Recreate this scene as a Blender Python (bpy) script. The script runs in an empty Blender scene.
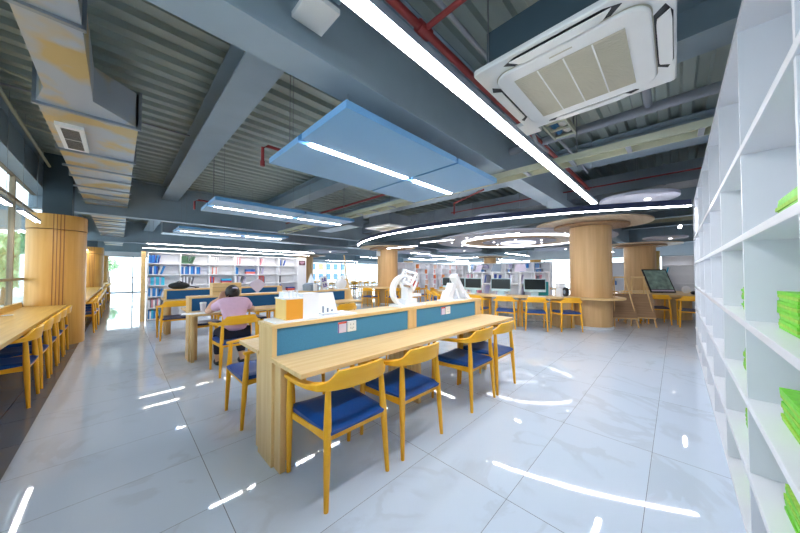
import bpy, bmesh, math, random
from mathutils import Vector, Matrix, Euler
random.seed(7)
PI=math.pi
SC=bpy.context.scene; C=SC.collection
# ---------------------------------------------------------------- camera, world, exposure
cam=bpy.data.objects.new('camera',bpy.data.cameras.new('camera')); C.objects.link(cam)
cam.data.sensor_width=36; cam.data.lens=278.5/800*36; cam.data.clip_start=.02; cam.data.clip_end=300
cam.location=(0,0,1.35); cam.rotation_euler=(PI/2+math.atan(6.5/278.5),0,math.radians(44.74)-PI/2)
SC.camera=cam
W=bpy.data.worlds.new('World'); SC.world=W; W.use_nodes=True
wn=W.node_tree.nodes; wn['Background'].inputs[0].default_value=(.80,.90,1,1); wn['Background'].inputs[1].default_value=2.9
SC.view_settings.view_transform='Standard'; SC.view_settings.look='None'
SC.view_settings.exposure=0.74; SC.view_settings.gamma=1; SC.view_settings.use_curve_mapping=False
LED=30.0      # strength of the linear lamps
# ---------------------------------------------------------------- materials
def lin(c): return tuple((x/12.92 if x<=.04045 else ((x+.055)/1.055)**2.4) for x in c)
def s8(r,g,b): return lin((r/255,g/255,b/255))
def new(name):
    m=bpy.data.materials.new(name); m.use_nodes=True; return m,m.node_tree.nodes,m.node_tree.links,m.node_tree.nodes['Principled BSDF']
def mat(name,col,rough=.5,metal=0,var=.06,scale=6,bump=0,spec=None,coat=0,alpha=None):
    m,n,l,b=new(name)
    tc=n.new('ShaderNodeTexCoord'); no=n.new('ShaderNodeTexNoise'); no.inputs['Scale'].default_value=scale; no.inputs['Detail'].default_value=4
    l.new(tc.outputs['Object'],no.inputs['Vector'])
    r=n.new('ShaderNodeValToRGB'); r.color_ramp.elements[0].position=.3; r.color_ramp.elements[1].position=.7
    r.color_ramp.elements[0].color=tuple(max(0,c*(1-var)) for c in col)+(1,); r.color_ramp.elements[1].color=tuple(min(1,c*(1+var)) for c in col)+(1,)
    l.new(no.outputs['Fac'],r.inputs['Fac']); l.new(r.outputs['Color'],b.inputs['Base Color'])
    b.inputs['Roughness'].default_value=rough; b.inputs['Metallic'].default_value=metal
    if spec is not None: b.inputs['Specular IOR Level'].default_value=spec
    if coat: b.inputs['Coat Weight'].default_value=coat
    if bump:
        bp=n.new('ShaderNodeBump'); bp.inputs['Strength'].default_value=bump; bp.inputs['Distance'].default_value=.01
        l.new(no.outputs['Fac'],bp.inputs['Height']); l.new(bp.outputs['Normal'],b.inputs['Normal'])
    return m
def wood(name,c1,c2,axis=0,rough=.4,scale=1.0):
    m,n,l,b=new(name)
    tc=n.new('ShaderNodeTexCoord'); mp=n.new('ShaderNodeMapping'); s=[18*scale]*3; s[axis]=.9*scale; mp.inputs['Scale'].default_value=s
    no=n.new('ShaderNodeTexNoise'); no.inputs['Scale'].default_value=1.6; no.inputs['Detail'].default_value=5; no.inputs['Distortion'].default_value=.35
    l.new(tc.outputs['Object'],mp.inputs['Vector']); l.new(mp.outputs['Vector'],no.inputs['Vector'])
    r=n.new('ShaderNodeValToRGB'); r.color_ramp.elements[0].position=.32; r.color_ramp.elements[1].position=.68
    r.color_ramp.elements[0].color=c1+(1,); r.color_ramp.elements[1].color=c2+(1,)
    l.new(no.outputs['Fac'],r.inputs['Fac']); l.new(r.outputs['Color'],b.inputs['Base Color']); b.inputs['Roughness'].default_value=rough
    return m
def emit(name,col,st):
    m,n,l,b=new(name); b.inputs['Base Color'].default_value=(.8,.8,.8,1); b.inputs['Emission Color'].default_value=col+(1,); b.inputs['Emission Strength'].default_value=st; return m
M={}
M['desk']=wood('desk_oak',s8(222,184,122),s8(238,206,150),0,.38)
M['desky']=wood('desk_oak_crossways',s8(222,184,122),s8(238,206,150),1,.38)
M['deskz']=wood('desk_oak_upright',s8(220,180,118),s8(236,202,144),2,.38)
M['chair']=wood('chair_beech',s8(240,168,26),s8(250,188,46),2,.35,.7)
M['chairx']=wood('chair_beech_back',s8(242,172,28),s8(252,192,50),0,.35,.7)
M['colwood']=wood('column_veneer',s8(208,166,112),s8(224,184,132),2,.45,.5)
M['colwood2']=wood('disc_veneer',s8(205,165,115),s8(222,186,140),0,.45,.5)
M['colgold']=wood('golden_column_veneer',s8(205,148,62),s8(222,168,84),2,.42,.5)
M['counter']=wood('window_counter_oak',s8(206,160,72),s8(224,180,94),1,.35)
M['discpale']=wood('pale_disc_veneer',s8(216,194,164),s8(230,210,182),0,.45,.5)
M['white2']=mat('white_bookcase_paint',s8(246,247,251),.5,var=.01)
M['groove']=mat('groove_brown',s8(150,96,45),.6)
M['brownboard']=wood('brown_board',s8(150,116,84),s8(172,136,100),0,.5)
M['seat']=mat('seat_leather',s8(2,70,146),.42,bump=.1,scale=40)
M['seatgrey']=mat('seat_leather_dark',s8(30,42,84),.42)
M['fabric']=mat('blue_desk_felt',s8(72,140,180),.85,bump=.2,scale=120)
M['fabric2']=mat('deep_blue_desk_felt',s8(22,88,142),.85,bump=.2,scale=120)
M['acoustic']=mat('acoustic_felt',s8(98,160,210),.9,var=.03,bump=.15,scale=80); M['acoustic'].node_tree.nodes['Principled BSDF'].inputs['Sheen Weight'].default_value=.6
M['disc']=mat('disc_paint',s8(194,197,212),.6,var=.01)
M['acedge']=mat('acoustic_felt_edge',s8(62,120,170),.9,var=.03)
M['white']=mat('white_laminate',s8(226,230,236),.32,var=.01)
M['whiteback']=mat('white_panel_matt',s8(220,224,230),.6,var=.01)
M['plastic']=mat('white_plastic',s8(238,238,236),.35,var=.01)
M['model']=mat('white_card',s8(244,246,250),.6,var=.01)
M['grille']=mat('beige_grille',s8(196,190,172),.6,var=.03)
M['black']=mat('black_plastic',(.012,.013,.015),.4)
M['screen']=mat('black_screen',(.004,.010,.012),.3)
M['imac']=mat('pale_aluminium',s8(196,222,228),.35,.2)
M['teal']=mat('teal_back',s8(20,140,150),.4)
M['rod']=mat('steel_wire',s8(150,155,160),.4,.8)
M['beam']=mat('grey_painted_steel',s8(152,170,182),.5,var=.05,scale=3)
M['beamdark']=mat('dark_grey_steel',s8(66,84,94),.55,var=.08,scale=3)
M['housing']=mat('navy_lamp_housing',s8(38,48,84),.5)
M['lamphouse']=mat('grey_lamp_housing',s8(140,148,160),.4)
M['red']=mat('red_pipe_paint',s8(140,48,48),.45)
M['redbox']=mat('coral_card',s8(226,88,66),.6)
M['orange']=mat('orange_card',s8(246,168,50),.6,var=.02)
M['cream']=mat('cream_cable_tray',s8(196,198,176),.5,var=.06)
M['pipewhite']=mat('grey_conduit',s8(160,165,175),.5)
M['green']=mat('green_cover',s8(110,205,40),.5,var=.12,scale=30)
M['green2']=mat('green_pages',s8(150,200,70),.7,var=.15,scale=60)
M['skin']=mat('skin',s8(214,168,140),.5)
M['pink']=mat('pink_cotton',s8(222,182,206),.85,var=.03,bump=.15,scale=30)
M['navy']=mat('navy_cotton',s8(26,30,48),.85)
M['hair']=mat('dark_hair',(.012,.010,.010),.5,bump=.5,scale=60)
M['shoe']=mat('black_shoe',(.01,.01,.012),.5)
M['bag']=mat('black_nylon',s8(28,34,38),.7,bump=.3,scale=20)
M['cup']=mat('cup_paper',s8(210,204,210),.5)
M['pale']=mat('pale_lilac_card',s8(220,210,230),.6)
M['greymodel']=mat('grey_card',s8(130,144,160),.6)
M['purple']=mat('purple_print',s8(90,70,160),.6)
M['maroon']=mat('maroon_sign',s8(90,40,60),.5)
M['leaf']=mat('leaf_green',s8(165,200,150),.7,var=.4,scale=3)
M['bark']=mat('bark',s8(120,100,80),.8)
M['pave']=mat('outdoor_paving',s8(190,195,200),.8)
M['facade']=mat('outside_facade',s8(225,228,230),.7)
M['facwin']=mat('outside_window',s8(90,130,165),.3)
M['facor']=mat('outside_orange',s8(230,170,110),.6)
M['frame']=mat('window_frame_grey',s8(120,130,140),.4,.4)
M['frametan']=mat('window_frame_tan',s8(150,135,110),.5)
M['bronze']=mat('bronze_figure',s8(120,95,60),.5)
M['wall']=mat('wall_paint',s8(222,226,232),.7,var=.02)
M['led']=emit('led_tube',(1,.98,1.0),LED)
M['ledwarm']=emit('led_tube_warm',(1,.93,.86),LED*.7)
M['spot']=emit('spot_led',(1,.97,.95),LED*.12)
M['chandring']=emit('chandelier_ring',(1,.97,1.0),LED*.11)
M['ledsoft']=emit('led_diffuser',(.85,.88,1.0),1.0)
def glassmat():
    m,n,l,b=new('window_glass'); b.inputs['Base Color'].default_value=(1,1,1,1); b.inputs['Roughness'].default_value=.02
    t=n.new('ShaderNodeBsdfTransparent'); t.inputs[0].default_value=(.93,.97,.97,1); mx=n.new('ShaderNodeMixShader'); g=n.new('ShaderNodeBsdfGlossy'); g.inputs['Roughness'].default_value=.02
    fr=n.new('ShaderNodeFresnel'); fr.inputs[0].default_value=1.45
    dm=n.new('ShaderNodeMath'); dm.operation='MULTIPLY'; dm.inputs[1].default_value=.45; l.new(fr.outputs[0],dm.inputs[0]); l.new(dm.outputs[0],mx.inputs[0]); l.new(t.outputs[0],mx.inputs[1]); l.new(g.outputs[0],mx.inputs[2]); l.new(mx.outputs[0],n['Material Output'].inputs[0]); return m
M['glass']=glassmat()
def floormat(name,base,vein,rough,grout):
    m,n,l,b=new(name)
    tc=n.new('ShaderNodeTexCoord'); sx=n.new('ShaderNodeSeparateXYZ'); l.new(tc.outputs['Object'],sx.inputs[0])
    def mth(op,a,v=None,b2=None):
        x=n.new('ShaderNodeMath'); x.operation=op
        for i,q in enumerate((a,v,b2)):
            if q is None: continue
            if isinstance(q,(int,float)): x.inputs[i].default_value=q
            else: l.new(q,x.inputs[i])
        return x.outputs[0]
    fx=mth('DIVIDE',mth('SUBTRACT',sx.outputs[0],.45),1.2); fy=mth('DIVIDE',mth('SUBTRACT',sx.outputs[1],.15),.592)
    def line(f,w):
        fr=mth('FRACT',f); d=mth('MINIMUM',fr,mth('SUBTRACT',1.0,fr)); return mth('LESS_THAN',d,w)
    g=mth('MAXIMUM',line(fx,.0016),line(fy,.0024))
    cx=n.new('ShaderNodeCombineXYZ'); l.new(mth('FLOOR',fx),cx.inputs[0]); l.new(mth('FLOOR',fy),cx.inputs[1])
    wn_=n.new('ShaderNodeTexWhiteNoise'); wn_.noise_dimensions='3D'; l.new(cx.outputs[0],wn_.inputs['Vector'])
    va=n.new('ShaderNodeVectorMath'); va.operation='MULTIPLY_ADD'; va.inputs[1].default_value=(7,7,7); l.new(wn_.outputs['Color'],va.inputs[0]); l.new(tc.outputs['Object'],va.inputs[2])
    no=n.new('ShaderNodeTexNoise'); no.inputs['Scale'].default_value=1.1; no.inputs['Detail'].default_value=7; no.inputs['Distortion'].default_value=1.6; l.new(va.outputs[0],no.inputs['Vector'])
    d=mth('ABSOLUTE',mth('SUBTRACT',no.outputs['Fac'],.5)); v=mth('SUBTRACT',1.0,mth('MULTIPLY',d,22.0)); v=mth('MAXIMUM',v,0.0)
    no2=n.new('ShaderNodeTexNoise'); no2.inputs['Scale'].default_value=1.7; l.new(va.outputs[0],no2.inputs['Vector'])
    v=mth('MULTIPLY',v,mth('MAXIMUM',mth('MULTIPLY',mth('SUBTRACT',no2.outputs['Fac'],.46),4.0),0.0)); v=mth('MINIMUM',v,.28)
    mx=n.new('ShaderNodeMix'); mx.data_type='RGBA'; mx.inputs[6].default_value=base+(1,); mx.inputs[7].default_value=vein+(1,); l.new(v,mx.inputs[0])
    mg=n.new('ShaderNodeMix'); mg.data_type='RGBA'; l.new(g,mg.inputs[0]); l.new(mx.outputs[2],mg.inputs[6]); mg.inputs[7].default_value=grout+(1,)
    l.new(mg.outputs[2],b.inputs['Base Color']); b.inputs['Roughness'].default_value=rough; b.inputs['Specular IOR Level'].default_value=.75
    nb=n.new('ShaderNodeTexNoise'); nb.inputs['Scale'].default_value=2.2; nb.inputs['Detail'].default_value=1; l.new(tc.outputs['Object'],nb.inputs['Vector'])
    bp=n.new('ShaderNodeBump'); bp.inputs['Strength'].default_value=.07; bp.inputs['Distance'].default_value=.01; l.new(nb.outputs['Fac'],bp.inputs['Height']); l.new(bp.outputs['Normal'],b.inputs['Normal'])
    return m
M['floor']=floormat('marble_tiles',s8(206,220,236),s8(176,186,198),.035,s8(125,132,142))
M['floord']=floormat('darker_floor_strip',s8(122,130,142),s8(136,128,118),.08,s8(60,64,70))  # same tile pattern in a darker colour
def deckmat():
    m,n,l,b=new('galvanised_deck')
    tc=n.new('ShaderNodeTexCoord'); mp=n.new('ShaderNodeMapping'); mp.inputs['Scale'].default_value=(.35,3,3); no=n.new('ShaderNodeTexNoise'); no.inputs['Scale'].default_value=1.5; no.inputs['Detail'].default_value=5
    l.new(tc.outputs['Object'],mp.inputs[0]); l.new(mp.outputs[0],no.inputs['Vector'])
    r=n.new('ShaderNodeValToRGB'); r.color_ramp.elements[0].color=s8(146,158,152)+(1,); r.color_ramp.elements[1].color=s8(182,194,188)+(1,)
    l.new(no.outputs['Fac'],r.inputs[0]); l.new(r.outputs[0],b.inputs['Base Color']); b.inputs['Roughness'].default_value=.42; b.inputs['Metallic'].default_value=.45
    return m
M['deck']=deckmat()
def ductmat():
    m,n,l,b=new('galvanised_duct')
    tc=n.new('ShaderNodeTexCoord'); no=n.new('ShaderNodeTexNoise'); no.inputs['Scale'].default_value=2.2; no.inputs['Detail'].default_value=3; l.new(tc.outputs['Object'],no.inputs['Vector'])
    r=n.new('ShaderNodeValToRGB'); e=r.color_ramp.elements; e[0].position=.46; e[0].color=s8(176,186,196)+(1,); e[1].position=.58; e[1].color=s8(200,176,120)+(1,)
    l.new(no.outputs['Fac'],r.inputs[0]); l.new(r.outputs[0],b.inputs['Base Color']); b.inputs['Roughness'].default_value=.35; b.inputs['Metallic'].default_value=.3
    return m
M['duct']=ductmat()
M['galv']=mat('galvanised_sheet',s8(150,160,170),.32,.6,var=.1,scale=3)
BOOKC={'blue':s8(40,130,205),'cyan':s8(60,190,225),'deep blue':s8(35,80,170),'white':s8(232,234,240),'red':s8(205,70,60),'coral':s8(235,120,95),'pink':s8(225,150,165),'dark green':s8(70,110,85),'grey':s8(120,125,140),'orange':s8(235,160,80),'lilac':s8(190,185,220),'black':s8(50,48,60)}
for k,c in BOOKC.items(): M['book '+k]=mat('book_'+k.replace(' ','_'),c,.5,var=.03)
# ---------------------------------------------------------------- mesh helpers
class MB:
    def __init__(s): s.v=[]; s.f=[]
    def add(s,vs,fs):
        o=len(s.v); s.v+= [tuple(v) for v in vs]; s.f+=[tuple(i+o for i in f) for f in fs]; return s
    def box(s,x0,x1,y0,y1,z0,z1,mx=None):
        vs=[Vector(p) for p in ((x0,y0,z0),(x1,y0,z0),(x1,y1,z0),(x0,y1,z0),(x0,y0,z1),(x1,y0,z1),(x1,y1,z1),(x0,y1,z1))]
        if mx: vs=[mx@v for v in vs]
        return s.add(vs,((0,3,2,1),(4,5,6,7),(0,1,5,4),(1,2,6,5),(2,3,7,6),(3,0,4,7)))
    def cyl(s,p0,p1,r0,r1=None,n=12):
        r1=r0 if r1 is None else r1; p0=Vector(p0);p1=Vector(p1); d=(p1-p0).normalized(); a=d.orthogonal().normalized(); b=d.cross(a)
        vs=[];
        for p,r in((p0,r0),(p1,r1)):
            for i in range(n):
                t=2*PI*i/n; vs.append(p+(a*math.cos(t)+b*math.sin(t))*r)
        fs=[(i,(i+1)%n,n+(i+1)%n,n+i) for i in range(n)]+[tuple(range(n-1,-1,-1)),tuple(range(n,2*n))]
        return s.add(vs,fs)
    def lathe(s,prof,n=24,c=(0,0,0)):
        vs=[];m=len(prof)
        for i in range(n):
            t=2*PI*i/n
            for r,z in prof: vs.append((c[0]+r*math.cos(t),c[1]+r*math.sin(t),c[2]+z))
        fs=[(i*m+j,((i+1)%n)*m+j,((i+1)%n)*m+j+1,i*m+j+1) for i in range(n) for j in range(m-1)]
        fs+=[tuple(i*m for i in range(n-1,-1,-1)),tuple(i*m+m-1 for i in range(n))]
        return s.add(vs,fs)
    def prism(s,poly,z0,z1):
        n=len(poly); vs=[(x,y,z0) for x,y in poly]+[(x,y,z1) for x,y in poly]
        return s.add(vs,[(i,(i+1)%n,n+(i+1)%n,n+i) for i in range(n)]+[tuple(range(n-1,-1,-1)),tuple(range(n,2*n))])
    def ring(s,cx,cy,ro,ri,z0,z1,a0=0,a1=2*PI,n=96):
        full=abs(a1-a0-2*PI)<1e-6; k=n if full else n+1; vs=[]
        for i in range(k):
            t=a0+(a1-a0)*i/n; c,q=math.cos(t),math.sin(t)
            vs+=[(cx+ri*c,cy+ri*q,z0),(cx+ro*c,cy+ro*q,z0),(cx+ro*c,cy+ro*q,z1),(cx+ri*c,cy+ri*q,z1)]
        fs=[]
        for i in range(n):
            j=(i+1)%k
            for e in range(4): fs.append((i*4+e,j*4+e,j*4+(e+1)%4,i*4+(e+1)%4))
        if not full: fs+=[(0,1,2,3),(n*4+3,n*4+2,n*4+1,n*4)]
        return s.add(vs,fs)
    def loft(s,secs,closed=False):
        m=len(secs[0]); vs=[p for q in secs for p in q]; n=len(secs); fs=[]
        for i in range(n if closed else n-1):
            j=(i+1)%n
            for e in range(m): fs.append((i*m+e,j*m+e,j*m+(e+1)%m,i*m+(e+1)%m))
        if not closed: fs+=[tuple(range(m-1,-1,-1)),tuple((n-1)*m+e for e in range(m))]
        return s.add(vs,fs)
    def tube(s,pts,r,n=10):
        pts=[Vector(p) for p in pts]; secs=[]
        for i,p in enumerate(pts):
            d=(pts[min(i+1,len(pts)-1)]-pts[max(i-1,0)]).normalized(); up=Vector((0,0,1)) if abs(d.z)<.95 else Vector((1,0,0))
            a=d.cross(up).normalized(); b=d.cross(a)
            secs.append([p+(a*math.cos(2*PI*k/n)+b*math.sin(2*PI*k/n))*r for k in range(n)])
        return s.loft(secs)
    def ball(s,c,r,sx=1,sy=1,sz=1,nu=14,nv=9):
        vs=[];
        for j in range(1,nv):
            p=PI*j/nv
            for i in range(nu):
                t=2*PI*i/nu; vs.append((c[0]+r*sx*math.sin(p)*math.cos(t),c[1]+r*sy*math.sin(p)*math.sin(t),c[2]+r*sz*math.cos(p)))
        o=len(vs); vs+=[(c[0],c[1],c[2]+r*sz),(c[0],c[1],c[2]-r*sz)]
        fs=[(j*nu+i,(j+1)*nu+i,(j+1)*nu+(i+1)%nu,j*nu+(i+1)%nu) for j in range(nv-2) for i in range(nu)]
        fs+=[(o,i,(i+1)%nu) for i in range(nu)]+[(o+1,(nv-2)*nu+(i+1)%nu,(nv-2)*nu+i) for i in range(nu)]
        return s.add(vs,fs)
    def build(s,name,m,parent=None,bev=0,smooth=False,loc=None,rot=None):
        me=bpy.data.meshes.new(name); me.from_pydata(s.v,[],s.f)
        bm=bmesh.new(); bm.from_mesh(me); bmesh.ops.recalc_face_normals(bm,faces=bm.faces); bm.to_mesh(me); bm.free()
        if smooth: me.polygons.foreach_set('use_smooth',[True]*len(me.polygons)); 
        o=bpy.data.objects.new(name,me); C.objects.link(o); me.materials.append(M[m] if isinstance(m,str) else m)
        if smooth: 
            try: me.set_sharp_from_angle(angle=math.radians(38))
            except Exception: pass
        if parent: o.parent=parent
        if loc: o.location=loc
        if rot: o.rotation_euler=rot
        if bev:
            b=o.modifiers.new('bevel','BEVEL'); b.width=bev; b.segments=2; b.limit_method='ANGLE'; b.angle_limit=math.radians(40)
        return o
def tag(o,label,cat,group=None,kind=None):
    o['label']=label; o['category']=cat
    if group: o['group']=group
    if kind: o['kind']=kind
    return o
def thing(name,label,cat,loc=(0,0,0),rz=0,group=None):
    o=bpy.data.objects.new(name,None); o.empty_display_size=.1; C.objects.link(o); o.location=loc; o.rotation_euler=(0,0,rz); return tag(o,label,cat,group)
def struct(o): o['kind']='structure'; return o
def dup(src,loc,rz=None,label=None,group=None,parent=None,scale=None):
    def cp(o,par):
        c=o.copy(); C.objects.link(c); c.parent=par
        for ch in o.children: cp(ch,c)
        return c
    r=cp(src,parent); r.location=loc
    if rz is not None: r.rotation_euler=(0,0,rz)
    if label: r['label']=label
    if group: r['group']=group
    if scale: r.scale=scale
    return r
def Bx(*a): return MB().box(*a)
# ================================================================= STRUCTURE
X0,X1,Y0,Y1=-1.22,25.5,-1.6,27.0
struct(Bx(-.52,X1,Y0,Y1,-.1,0).build('floor','floor'))
struct(Bx(X0-.1,-.52,Y0,Y1,-.1,0).build('floor_window_strip','floord'))  # floor strip on the window side, coloured darker than the rest
# corrugated deck, ribs along X
prof=[];y=Y0;p=.235
while y<Y1: prof+=[(y,3.6),(y+p*.42,3.6),(y+p*.52,3.655),(y+p*.9,3.655)]; y+=p
mb=MB(); vs=[];fs=[]
for (yy,zz) in prof: vs+=[(X0-.2,yy,zz),(X1,yy,zz)]
fs=[(2*i,2*i+1,2*i+3,2*i+2) for i in range(len(prof)-1)]
mb.add(vs,fs); mb.box(X0-.3,X1+.1,Y0,Y1+.1,3.75,3.85)
struct(mb.build('ceiling','deck'))
struct(Bx(X0,X1,Y0-.1,Y0,0,3.75).build('wall_right','wall'))
# steel beams
def ibeam_x(y,zb,zt,w,xa=X0-.1,xb=X1): 
    m=Bx(xa,xb,y-w/2,y+w/2,zb,zb+.018); m.box(xa,xb,y-.008,y+.008,zb+.018,zt-.018); m.box(xa,xb,y-w/2,y+w/2,zt-.018,zt); return m
def ibeam_y(x,zb,zt,w,ya,yb):
    m=Bx(x-w/2,x+w/2,ya,yb,zb,zb+.016); m.box(x-.008,x+.008,ya,yb,zb+.016,zt-.016); m.box(x-w/2,x+w/2,ya,yb,zt-.016,zt); return m
k=0
for y in (1.68,9.33,16.98,24.6):
    k+=1; struct(ibeam_x(y,2.68,3.6,.27).build('trim_%d'%k,'beam'))
spans=[(Y0,1.66),(1.70,9.31),(9.35,16.96),(17.0,24.58),(24.62,Y1)]
for x in (.9,3.35,5.8,10.8,13.2,15.6,20.4,22.8):
    for a,b in spans:
        k+=1; struct(ibeam_y(x,3.24,3.59,.33,a,b).build('trim_%d'%k,'beam'))
for x in (8.4,18.0):
    for a,b in spans:
        k+=1; struct(ibeam_y(x,2.75,3.59,.27,a,b).build('trim_%d'%k,'beam'))
k+=1; struct(ibeam_y(-1.16,2.95,3.59,.25,Y0,Y1).build('trim_%d'%k,'beam'))
k+=1; struct(Bx(X0-.06,X0+.02,Y0,Y1,3.0,3.6).build('trim_%d'%k,'beamdark'))
# window wall on the left: sill, frames, glass
struct(Bx(X0-.1,X0,Y0,Y1,0,.72).build('wall_left','wall'))
m=MB(); yy=Y0
while yy<Y1:
    m.box(X0-.06,X0,yy-.03,yy+.03,.72,3.0); yy+=3.1
m.box(X0-.06,X0,Y0,Y1,.72,.77).box(X0-.06,X0,Y0,Y1,1.22,1.26).box(X0-.06,X0,Y0,Y1,2.55,2.6).box(X0-.06,X0,Y0,Y1,2.94,3.0)
w1=struct(m.build('window_1','frametan'))
Bx(X0-.035,X0-.028,Y0,Y1,.74,2.98).build('pane','glass',w1)
# end glazing behind the aisle and the far side
def glazing(n,ax,pos,a,b,zt,step,sill=0.0):
    m=MB()
    q=a
    while q<=b+.01:
        if ax=='y': m.box(q-.03,q+.03,pos,pos+.06,sill,zt)
        else: m.box(pos,pos+.06,q-.03,q+.03,sill,zt)
        q+=step
    for z in (sill,1.0,zt-.05):
        if ax=='y': m.box(a,b,pos,pos+.06,z,z+.05)
        else: m.box(pos,pos+.06,a,b,z,z+.05)
    w=struct(m.build('window_%d'%n,'frame'))
    g=MB()
    if ax=='y': g.box(a,b,pos+.025,pos+.032,sill,zt)
    else: g.box(pos+.025,pos+.032,a,b,sill,zt)
    g.build('pane','glass',w)
glazing(2,'y',26.9,X0,X1,2.5,1.9)
glazing(3,'x',25.4,Y0,Y1,2.5,1.9)
struct(Bx(X0,X1,26.9,27.0,2.5,3.7).build('wall_back','wall'))
struct(Bx(25.4,25.5,Y0,27.0,2.5,3.7).build('wall_far','wall'))
# behind the camera the window run turns the corner; closed wall
# ================================================================= COLUMNS
def stadium(cx,cy,hx,hy,r,n=10):
    P=[]
    for (sx,sy,a) in ((1,1,0),(-1,1,PI/2),(-1,-1,PI),(1,-1,1.5*PI)):
        for i in range(n+1):
            t=a+PI/2*i/n; P.append((cx+sx*(hx-r)+r*math.cos(t),cy+sy*(hy-r)+r*math.sin(t)))
    return P
wlab=['golden oak clad column by the window, nearest the camera','golden oak clad column by the window, second along the aisle','golden oak clad column at the far end of the window aisle']
for i,(yc) in enumerate((8.5,17.6,25.6)):
    t=thing('window_column',wlab[i],'column',(-.84,yc,0),0)
    MB().prism(stadium(0,0,.37,.42,.34),0,2.15).build('cladding','colgold',t,smooth=True)
    MB().prism(stadium(0,0,.375,.425,.345),2.165,2.435).build('top_band','colgold',t,smooth=True)
    g=MB()
    for q in range(4): g.box(-.02+q*.042,-.008+q*.042,-.4255,-.40,.05,2.434)
    g.build('groove_strip','groove',t)
    Bx(-.18,.18,-.18,.18,2.435,3.6).build('steel_core','beamdark',t)
def round_col(name,lab,x,y,r,disc=True,base=.06,mt='colwood',dz=2.52):
    t=thing(name,lab,'column',(x,y,0))
    pr=[]; n=96
    # fluted veneer: shallow vertical grooves
    P=[]
    for i in range(n):
        rr=r-(.004 if i%12==0 else 0); a=2*PI*i/n; P.append((rr*math.cos(a),rr*math.sin(a)))
    MB().prism(P,base,dz-.01).build('cladding',mt,t)
    MB().lathe([(r+.015,0),(r+.015,base)],48).build('plinth','white',t,smooth=True)
    if disc:
        MB().ring(0,0,1.22,r+.001,dz+.04,dz+.075).build('outer_disc','discpale',t)
        MB().ring(0,0,.8,r+.001,dz-.025,dz+.02).build('inner_disc','brownboard',t)
    return t
round_col('round_column','thick round wood column rising through the curved computer counter',8.4,1.54,.445)
t=round_col('round_column','round wood column with a wall speaker, behind the blue reading desks',8.4,9.1,.45,dz=2.4)
Bx(-.07,.07,-.55,-.44,2.08,2.3).build('wall_speaker','white',t,rot=(0,0,-PI/2-.1))
round_col('round_column','round wood column just right of the long white bookcase',8.4,16.8,.45,dz=2.4)
round_col('round_column','round wood column standing behind the leaning brown boards',14.2,1.0,.48,dz=2.38)
round_col('round_column','slim round wood column above the monitors in the far hall',18,9.1,.42,dz=2.4)
round_col('round_column','distant round wood column left of the ring chandelier',18,16.8,.42,disc=False,dz=2.4)
round_col('yellow_pillar','bright yellow pillar behind the tilted picture board',21.5,1.05,.42,disc=False,mt='colgold',dz=2.6)
round_col('yellow_pillar','bright yellow pillar among the far bookcases',23.5,8.0,.42,disc=False,mt='colgold',dz=2.4)
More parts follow.
